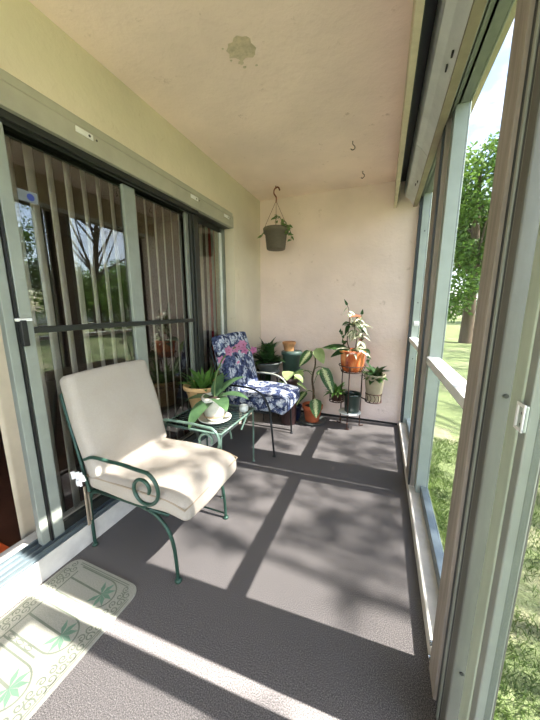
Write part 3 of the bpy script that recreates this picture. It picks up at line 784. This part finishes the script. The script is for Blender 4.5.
big((.01, 0, .60), (.11, -.06, .64), (.55, -.3, -1.05), .33, .135, .25, up=V((.3, -1, .4)))
big((0, 0, .56), (-.10, -.07, .58), (-.5, -.6, -.5), .17, .10, .5 , True, V((-.2, -.8, .8)))
big((0, 0, .52), (-.1, .0, .58), (-.9, -.3, -.1), .19, .11, .6)
big((0, 0, .34), (-.06, -.07, .36), (-.4, -.6, -.4), .2, .12, .5)
big((.01, 0, .32), (.05, -.09, .30), (.15, -.45, -.9), .22, .14, .2, up=V((.1, -1, .3)))
big((.01, 0, .44), (.03, .06, .52), (.3, .3, .5), .18, .1, .8)
t = thing('flowerpot', 'dark navy pot on the floor left of the terracotta pot', 'flowerpot', (-.845, 2.93, 0))
MB().lathe(pot_profile(.068, .055, .17, .02), 28).build('pot', M['navy_pot'], t)

# ------------------------------------------------------------------ wire plant stand and its pots
SX, SY = -.255, 2.93
t = thing('plant_stand', 'rusty wire plant stand with ring holders against the back wall', 'plant stand', (SX, SY, 0))
def hoop(r_, z, c=(0, 0), rad=.005): return [(c[0] + r_ * math.cos(k * .2618), c[1] + r_ * math.sin(k * .2618), z) for k in range(24)]
MB().tube(smooth_path([(-.015, -.075, .012), (-.012, -.09, .03), (-.012, -.10, .3), (-.012, -.112, .60), (-.012, -.138, .67)]), .006, 8).tube([(-.012, -.06, .008), (-.03, -.09, .008), (.006, -.09, .008)], .007, 6, closed=True).build('front_pole', M['rust'], t)
MB().tube([(-.10, .06, .008), (-.10, .06, .60)], .006, 8).tube([(-.10, .06, .008), (-.14, .09, .008)], .006, 8).build('leg', M['rust'], t)
MB().tube([(.10, .06, .008), (.10, .06, .60)], .006, 8).tube([(.10, .06, .008), (.14, .09, .008)], .006, 8).build('leg', M['rust'], t)
tp = MB().tube(hoop(.105, .61), .006, 6, closed=True).tube(hoop(.132, .675), .005, 6, closed=True)
for k in range(8):
    a = k * .785; tp.tube([(.105 * math.cos(a), .105 * math.sin(a), .61), (.132 * math.cos(a), .132 * math.sin(a), .675)], .003, 5)
for k in range(4): tp.tube([(.105 * math.cos(k * .785), .105 * math.sin(k * .785), .607), (-.105 * math.cos(k * .785), -.105 * math.sin(k * .785), .607)], .004, 5)
tp.build('top_ring', M['rust'], t)
def basket(c, z, r_, h_):
    b = MB().tube(hoop(r_, z, c), .005, 6, closed=True).tube(hoop(r_, z + h_, c), .005, 6, closed=True)
    for k in range(12):
        a = k * .5236; q = (c[0] + r_ * math.cos(a), c[1] + r_ * math.sin(a)); a2 = a + .5236; q2 = (c[0] + r_ * math.cos(a2), c[1] + r_ * math.sin(a2))
        b.tube(smooth_path([(q[0], q[1], z), (q[0] * .5 + q2[0] * .5, q[1] * .5 + q2[1] * .5, z + h_ * .5), (q[0], q[1], z + h_)], 3), .0035, 5)
    for k in range(3): b.tube([(c[0] + r_ * math.cos(k * 1.047), c[1] + r_ * math.sin(k * 1.047), z), (c[0] - r_ * math.cos(k * 1.047), c[1] - r_ * math.sin(k * 1.047), z)], .004, 5)
    d = V((c[0], c[1], 0)).normalized(); b.tube([(d.x * .1, .06, z + .01), (c[0] - d.x * r_, c[1], z + .01)], .006, 6)
    return b
cl_, cr_ = (-.145, .02), (.225, .0)
basket(cl_, .27, .075, .085).build('left_ring', M['rust'], t)
basket(cr_, .315, .078, .085).build('right_ring', M['rust'], t)
sh = MB().lathe([(0, .165), (.112, .165), (.116, .172), (.112, .178), (0, .178)], 28)
sh.build('low_shelf', M['alu_white'], t, label='pale low shelf')

t = thing('potted_plant', 'orange glazed pot with a leggy cream variegated plant atop the wire stand', 'potted plant', (SX, SY, .614))
sz = pot(t, [(0, 0), (.085, 0), (.097, .006), (.112, .04), (.12, .10), (.124, .17), (.14, .215), (.134, .22), (.12, .195), (.112, .18), (0, .18)], M['glaze'], .225, .094, wob=lambda a, z: 1 + .035 * math.sin(a * 9) * (1 if z > .19 else .3))
m = MB(); mc = MB(); st_ = MB(); mr = MB(); r = random.Random(11)
def cane(pts, rad=.006):
    p = smooth_path(pts, 5); st_.tube(p, [rad * (1 - .5 * i / len(p)) for i in range(len(p))], 6); return p
c1 = cane([(-.02, 0, sz), (-.06, -.01, sz + .12), (-.05, 0, sz + .28), (-.055, 0, sz + .40), (-.075, 0, sz + .47)])
c2 = cane([(.02, 0, sz), (.03, 0, sz + .15), (.0, .0, sz + .26), (.02, 0, sz + .36)])
c3 = cane([(.05, 0, sz), (.08, -.02, sz + .12), (.075, 0, sz + .26), (.065, 0, sz + .38)])
c4 = cane([(-.05, -.02, sz), (-.09, -.02, sz + .08), (-.11, -.02, sz + .16), (-.13, -.02, sz + .20)], .004)
for c, n0 in ((c2, 20), (c3, 20), (c1, 9)):
    for k in range(n0):
        p = V(c[min(len(c) - 1, 5 + int(k * (len(c) - 6) / n0))]); a = r.uniform(0, 6.28)
        mm = (mc, mc, m, mr)[r.choice([0, 0, 1, 0, 1, 2, 3]) if c is not c1 else r.choice([1, 2])]
        mm.leaf(p, (math.cos(a), math.sin(a) * .7, r.uniform(-.9, .5)), r.uniform(.09, .14), r.uniform(.04, .06), V((0, -.4, 1)), r.uniform(.3, 1), 6, .2, .8)
m.leaf(c1[-1], (-.5, 0, .9), .08, .025, V((0, -1, .3)), .3); m.leaf(c3[-1], (.1, 0, 1), .06, .03, V((0, -1, .3)), .3)
for k in range(4): m.leaf(c4[-1 - k * 3], (r.uniform(-.6, .6), -.4, .6), .05, .03, V((0, -1, .4)), .3)
for d, L_, W_ in (((-1, -.35, .35), .27, .12), ((-.8, -.5, -.1), .2, .09)):
    m.leaf((-.04, -.03, sz + .03), d, L_, W_, V((0, -.5, 1)), .55, 8, .15, .75, .65)
for k in range(9):
    a = r.uniform(-2.9, .3); mc.leaf((.02 * math.cos(a), .02 * math.sin(a), sz + .02), (math.cos(a), math.sin(a), r.uniform(.4, 1.3)), r.uniform(.12, .2), r.uniform(.05, .075), V((0, -.3, 1)), r.uniform(.8, 1.5), 7, .2, .8)
tr_ = cane([(.09, -.02, sz + .02), (.13, -.04, sz + .05), (.145, -.05, sz - .02), (.15, -.05, sz - .09)], .003)
for k in range(6): m.leaf(tr_[k * 2 + 2], (r.uniform(-.5, .8), -.5, -.4), .05, .035, V((0, -.8, .6)), .4)
m.build('leaves', M['leaf_dark'], t); mc.build('leaves', M['leaf_cream'], t, label='cream variegated leaves'); mr.build('leaves', M['leaf_red'], t, label='withered reddish leaves'); st_.build('stems', M['stem_brown'], t)

t = thing('potted_plant', 'fine leaved green plant in the left ring of the wire stand', 'potted plant', (SX + cl_[0], SY + cl_[1], .275))
sz = pot(t, pot_profile(.068, .05, .10, .015), M['rust'], .10, .058)
m = MB(); spray(m, 44, .05, sz, (.09, .16), (.028, .045), (5, 80), (.5, 1.5), 21, .9); m.build('leaves', M['leaf_mid'], t)
t = thing('flowerpot', 'dark green glazed pot on the low shelf of the wire stand', 'flowerpot', (SX + .02, SY, .179))
MB().lathe([(0, 0), (.07, 0), (.075, .008), (.085, .17), (.09, .175), (.09, .2), (.082, .2), (.078, .17), (.07, .02), (0, .02)], 32).build('pot', M['green_glaze'], t)
t = thing('potted_plant', 'tapered pale pot with a leafy plant in the right ring of the wire stand', 'potted plant', (SX + cr_[0], SY + cr_[1], .32))
sz = pot(t, [(0, 0), (.064, 0), (.068, .006), (.098, .262), (.104, .267), (.104, .28), (.096, .28), (.09, .25), (0, .24)], M['stone_pot'], .275, .088)
m = MB(); spray(m, 34, .06, sz, (.08, .14), (.06, .085), (15, 80), (.5, 1.3), 31, .8); spray(m, 9, .02, sz + .05, (.12, .16), (.055, .07), (10, 60), (.2, .9), 33, .8); m.build('leaves', M['leaf_dark'], t)
m = MB(); spray(m, 14, .06, sz + .02, (.07, .12), (.04, .05), (10, 60), (.3, 1.0), 37, .8, az=(-2.9, -.2)); m.build('leaves', M['leaf_mid'], t, label='lighter green leaves')

# ------------------------------------------------------------------ hanging planter
HX, HY = -1.065, 2.85
t = thing('hanging_planter', 'grey plastic hanging pot with a trailing plant on a brown wire hanger', 'hanging planter', (HX, HY, 1.84))
zt = .485
MB().lathe([(0, 0), (.088, 0), (.096, .008), (.112, .155), (.128, .158), (.132, .20), (.128, .205), (.116, .2), (.112, .17), (0, .165)], 32).build('pot', M['grey_pot'], t)
MB().lathe([(0, .012), (.11, 0), (.11, -.01), (0, -.01)], 20, (0, 0, .172)).build('soil', M['soil'], t)
hg = MB()
for a in (20, 110, 200, 290):
    a = math.radians(a); hg.tube([(.122 * math.cos(a), .122 * math.sin(a), .203), (.004 * math.cos(a), .004 * math.sin(a), zt - .03)], .002, 5)
hg.build('hanger_wires', M['bwire'], t)
hk = [(0, 0, zt - .035), (0, 0, zt + .01), (-.022, 0, zt + .045), (-.022, 0, zt + .075), (0, 0, zt + .10), (.025, 0, zt + .095), (.036, 0, zt + .07)]
MB().tube(smooth_path(hk), .007, 8).build('hanger_hook', M['bwire'], t)
MB().tube(smooth_path([(-.006, 0, zt + .118), (-.006, 0, zt + .108), (0, .004, zt + .09)], 3), .004, 6).build('ceiling_eye', M['rust'], t)
m = MB(); st_ = MB()
for az_, pts in ((0, [(.04, -.02, .17), (.08, -.04, .25), (.12, -.06, .24), (.145, -.06, .17), (.145, -.05, .12)]), (1, [(.02, -.04, .17), (.02, -.06, .27), (.06, -.08, .29), (.09, -.09, .25)]), (2, [(.06, 0, .17), (.11, .02, .23), (.15, .03, .15), (.15, .03, .08)])):
    p = smooth_path(pts, 5); st_.tube(p, .003, 5)
    for k in range(4, len(p), 2):
        a = rnd.uniform(0, 6.28); m.leaf(p[k], (math.cos(a), math.sin(a) - .5, rnd.uniform(-.6, .4)), rnd.uniform(.045, .065), rnd.uniform(.035, .05), V((0, -.7, .7)), .5, 5, .2, .8)
m.leaf((-.11, -.04, .16), (-1, -.3, -.5), .07, .05, V((0, -.5, 1)), .6)
s2_ = MB().tube([(-.06, -.02, .17), (-.1, -.04, .215), (-.135, -.05, .13)], .0025, 5); s2_.build('stem', M['stem'], t); m.leaf((-.135, -.05, .13), (-1, -.2, -.2), .06, .045, V((0, -.7, .6)), .3)
m.build('leaves', M['leaf_pothos'], t); st_.build('stems', M['stem'], t)
for (x, y, a, lb) in ((-.284, 2.346, .4, 'small bare wire hook in the ceiling, the one further from the back wall'), (-.246, 2.847, -.5, 'small bare wire hook in the ceiling, the one nearer the back wall')):
    m = MB(); c, s = math.cos(a), math.sin(a)
    pts = [(0, 0, ZC), (0, 0, ZC - .02), (.014, 0, ZC - .032), (.016, 0, ZC - .048), (0, 0, ZC - .058), (-.014, 0, ZC - .05)]
    m.tube(smooth_path([(x + p[0] * c, y + p[0] * s, p[2]) for p in pts], 4), .003, 6)
    m.build('ceiling_hook', M['rust'], label=lb, category='hook', group='bare ceiling hooks')

# ------------------------------------------------------------------ outdoors
struct('ground', MB().add([(.40, -6, -.1), (60, -6, -.1), (60, 60, -.1), (.40, 60, -.1)], [(0, 1, 2, 3)]).add([(-12, -30, -.1), (60, -30, -.1), (60, -6, -.1), (-12, -6, -.1)], [(0, 1, 2, 3)]).add([(-12, -6, -.1), (.4, -6, -.1), (.4, -1.96, -.1), (-12, -1.96, -.1)], [(0, 1, 2, 3)]).add([(-12, 3.33, -.1), (.4, 3.33, -.1), (.4, 60, -.1), (-12, 60, -.1)], [(0, 1, 2, 3)]), M['lawn'])
m = MB(); r = random.Random(17)
for k in range(42000):
    x = .42 + (r.random() ** 1.6) * 2.2; y = r.uniform(-.2, 3.2)
    a = r.uniform(0, 6.28); h = r.uniform(.015, .042); w = .002; lx, ly = r.uniform(-.03, .03), r.uniform(-.03, .03)
    if math.sin(x * 5.1 + 1) * math.sin(y * 6.3 + x * 2) > .55 and r.random() < .8: continue
    c, s = math.cos(a) * w, math.sin(a) * w
    m.add([(x - c, y - s, -.1), (x + c, y + s, -.1), (x + lx * .5 + c * .7, y + ly * .5 + s * .7, -.1 + h * .6), (x + lx, y + ly, -.1 + h)], [(0, 1, 2, 3)], [((0, 0), (1, 0), (1, 1), (0, 1))])
m.build('grass', M['grass'], label='sunlit patchy green lawn outside the screen door', category='grass', kind='stuff')
struct('path', MB().box(17, 22, -6, 60, -.099, -.08), M['asphalt'], label='pale road beyond the lawn')
struct('wall_garden', MB().box(25, 25.2, -6, 60, -.099, .95), M['path'], label='low white garden wall beyond the road')

EL = math.radians(49); SUN = V((math.cos(EL), .035, math.sin(EL))).normalized()
def leafcloud(m, c, rad, n, r, s=(.09, .15)):
    for _ in range(n):
        d = V((r.gauss(0, 1), r.gauss(0, 1), r.gauss(0, .8))); p = V(c) + d.normalized() * rad * (r.random() ** .5)
        dd = V((r.gauss(0, 1), r.gauss(0, 1), r.gauss(-.4, .6))).normalized(); u = dd.orthogonal().normalized(); u = Quaternion(dd, r.random() * 6.28) @ u
        L = r.uniform(*s); W = L * .45
        m.add([p, p + dd * L * .5 - u * W * .5, p + dd * L, p + dd * L * .5 + u * W * .5], [(0, 1, 2, 3)], [((.5, 0), (0, .5), (.5, 1), (1, .5))])
def tree(name, label, loc, h, cr, n, seed, mat, ls=(.2, .34), clumps=None, group=None, flat=.8):
    r = random.Random(seed); t = thing(name, label, 'tree', loc, group=group)
    tk = MB(); tr = h * .022
    tp = [(0, 0, 0), (r.uniform(-.15, .15), r.uniform(-.15, .15), h * .3), (r.uniform(-.3, .3), r.uniform(-.3, .3), h * .7)]
    p = smooth_path(tp, 5); tk.tube(p, [tr * (1.3 - .9 * i / len(p)) for i in range(len(p))], 9)
    fm = MB()
    if clumps is None:
        clumps = []
        for k in range(26):
            d = V((r.gauss(0, 1), r.gauss(0, 1), r.gauss(0, 1))).normalized() * r.uniform(.35, 1); d = V((d.x * cr, d.y * cr, d.z * h * .42))
            clumps.append((V((0, 0, h * .54)) + d, cr * r.uniform(.3, .45), n // 26))
    for c, rad, k in clumps:
        leafcloud(fm, c, rad, k, r, ls)
    for c, rad, k in clumps[::3]:
        b = V(p[len(p) // 2 + r.randrange(len(p) // 2)]); tk.tube([b, b.lerp(V(c), .5) + V((0, 0, -.1)), c], [tr * .3, tr * .18, tr * .06], 6)
    tk.build('trunk', M['bark'], t); fm.build('foliage', M[mat], t)
    return t
# big shade tree just outside: its crown stands in the sun's path and dapples the floor
r = random.Random(23); base = V((6.6, 1.2, -.1)); cl = []
for fx, fy, rad in ((-.83, 1.22, .10), (-1.0, .97, .10), (-.78, 1.0, .08), (-1.12, 1.22, .09), (-.92, 1.1, .06), (-1.1, .92, .07)):
    cl.append((V((fx, fy, .46)) + SUN * r.uniform(7, 9) - base, rad * 1.05, int(12 + 1300 * rad * rad)))
spots = [(-.05, 1.30, .20), (-.28, 1.50, .14), (.05, 1.55, .22), (-.35, 1.28, .10), (-.62, 1.75, .16), (-.2, 1.8, .22), (.12, 1.9, .16), (-.8, 1.45, .14), (-.95, 1.15, .10), (-1.05, 1.65, .2), (-.05, 2.35, .22), (-.33, 2.5, .16), (.1, 2.75, .15), (-.8, 2.3, .12), (-.62, 2.62, .16), (-1.1, 2.5, .22), (-.12, 2.15, .12), (-.3, 3.0, .1), (-.12, 2.72, .1), (.05, 2.5, .12), (.12, 1.7, .12), (.14, 2.05, .12), (-.2, 1.55, .1),
         (-.30, .52, .10), (1.2, .75, .3), (.75, .45, .18), (1.7, 1.5, .3), (.95, 1.5, .2), (1.3, 2.3, .35), (1.9, 3.0, .4), (-1.1, .85, .08), (-.95, 3.0, .16), (-.7, 1.15, .1), (-1.2, 1.4, .12), (-.3, 2.05, .16), (-1.25, 2.1, .15), (-.05, 1.08, .07)]
for fx, fy, rad in spots:
    d_ = r.uniform(7.5, 10.5); c = V((fx, fy, 0)) + SUN * d_ - base
    cl.append((c, rad * 1.05, int(15 + 1500 * rad * rad)))
for k in range(44):
    c = V((r.uniform(4.0, 9.4), r.uniform(-3.6, -1.9) if k % 3 == 0 else r.uniform(3.9, 8.5), r.uniform(5.2, 9.2))) - base
    cl.append((c, r.uniform(.5, .9), 160))
tree('shade_tree', 'large leafy shade tree on the lawn right of the patio', base, 7.5, 2.5, 0, 23, 'tree_leaf', (.07, .12), cl)
# trees seen through the screens and in the glass
r = random.Random(77); base = V((9.8, 9.6, -.1)); cl = []
for k in range(46):
    cl.append((V((r.uniform(6.5, 13), r.uniform(5.5, 14), r.uniform(5.4, 9))) - base, r.uniform(.7, 1.1), 190))
tree('shade_tree', 'second large shade tree, standing further down the lawn', base, 7.5, 2.5, 0, 24, 'tree_leaf', (.1, .17), cl)
for i, (x, y, h, cr, k, lb) in enumerate([
        (3.1, 13.0, 8.6, 2.3, 0, 'dark bushy tree seen through the upper screen, the nearest one'), (2.2, 21.0, 12.0, 3.8, 1, 'yellowish green tree behind the nearest one through the screen'),
        (8.6, 30.0, 13, 4.6, 0, 'tall distant dark tree seen low behind the others through the screen'), (17.5, 33.0, 13, 4.4, 1, 'wide pale tree far away behind the lawn'),
        (11.0, 17.5, 8.0, 3.0, 0, 'round dark tree reflected in the sliding glass door'), (14.0, 7.5, 7.0, 2.6, 0, 'second dark tree reflected in the glass, left of the sky patch'),
        (13.0, 10.6, 3.9, 2.0, 0, 'low dense tree reflected under the sky patch in the glass'), (9.6, 10.8, 3.3, 1.7, 0, 'small bushy tree on the lawn reflected beside the middle door stile'), (16.5, 17.0, 6.0, 2.4, 0, 'mid sized dark tree on the lawn reflected above the cross bar'),
        (27.0, 22.0, 5.0, 4.5, 1, 'broad yellowish tree beyond the white garden wall'), (28.0, 11.0, 9, 4.0, 0, 'dark round tree beyond the white garden wall')]):
    tree('tree', lb, (x, y, -.1), h, cr, int(1700 * cr * min(3, h * .4)), 40 + i, 'tree_leaf2' if k else 'tree_leaf', (.14, .26), group='trees around the lawn')
hm = MB(); rh = random.Random(2)
for k in range(60): leafcloud(hm, (-1 + k * .5, 41 + rh.uniform(-.5, .5), rh.uniform(.5, 2.4)), 1.1, 90, rh, (.3, .5))
hm.build('hedge', M['hedge_leaf'], label='long dark hedge at the far end of the lawn', category='hedge', kind='stuff')

# ------------------------------------------------------------------ light
sl = bpy.data.lights.new('sun', 'SUN'); sl.energy = 7.2; sl.angle = math.radians(.6); sl.color = (1, .955, .91)
so = bpy.data.objects.new('sun', sl); COL.objects.link(so); so.rotation_euler = SUN.to_track_quat('Z', 'Y').to_euler()
w = bpy.data.worlds.new('sky'); scn.world = w; w.use_nodes = True; nt = w.node_tree; nt.nodes.clear()
out = nt.nodes.new('ShaderNodeOutputWorld'); bg = nt.nodes.new('ShaderNodeBackground')
sky = nt.nodes.new('ShaderNodeTexSky'); sky.sky_type = 'NISHITA'; sky.sun_disc = False; sky.sun_elevation = EL; sky.sun_rotation = math.radians(88); sky.air_density = 1.0; sky.dust_density = 1.2
tc = nt.nodes.new('ShaderNodeTexCoord'); mp = nt.nodes.new('ShaderNodeMapping'); mp.inputs['Scale'].default_value = (1, 1, 2.2)
nz = nt.nodes.new('ShaderNodeTexNoise'); nz.inputs['Scale'].default_value = 3.4; nz.inputs['Detail'].default_value = 8; nz.inputs['Roughness'].default_value = .58
rp = nt.nodes.new('ShaderNodeValToRGB'); rp.color_ramp.elements[0].position = .44; rp.color_ramp.elements[1].position = .62
mx = nt.nodes.new('ShaderNodeMix'); mx.data_type = 'RGBA'; mx.inputs[7].default_value = (4.6, 4.6, 4.8, 1)
nt.links.new(tc.outputs['Generated'], mp.inputs[0]); nt.links.new(mp.outputs[0], nz.inputs['Vector']); nt.links.new(nz.outputs['Fac'], rp.inputs[0])
nt.links.new(rp.outputs[0], mx.inputs[0]); nt.links.new(sky.outputs[0], mx.inputs[6]); nt.links.new(mx.outputs[2], bg.inputs[0]); bg.inputs[1].default_value = .24
nt.links.new(bg.outputs[0], out.inputs[0])

# ------------------------------------------------------------------ camera
cam = bpy.data.cameras.new('camera'); co = bpy.data.objects.new('camera', cam); COL.objects.link(co)
cam.sensor_fit = 'VERTICAL'; cam.sensor_height = 36; cam.sensor_width = 27; cam.lens = 14.0; cam.clip_start = .01; cam.clip_end = 300
PT = math.atan(52 / 280); YW = math.atan(113 / 280 * math.cos(PT))
co.location = (0, 0, 1.25); co.rotation_euler = (math.pi / 2 - PT, 0, YW)
scn.camera = co
vs_ = scn.view_settings
scn.display_settings.display_device = 'sRGB'
vs_.view_transform = 'Standard'; vs_.look = 'None'; vs_.gamma = 1; vs_.use_curve_mapping = False; vs_.exposure = 2.5
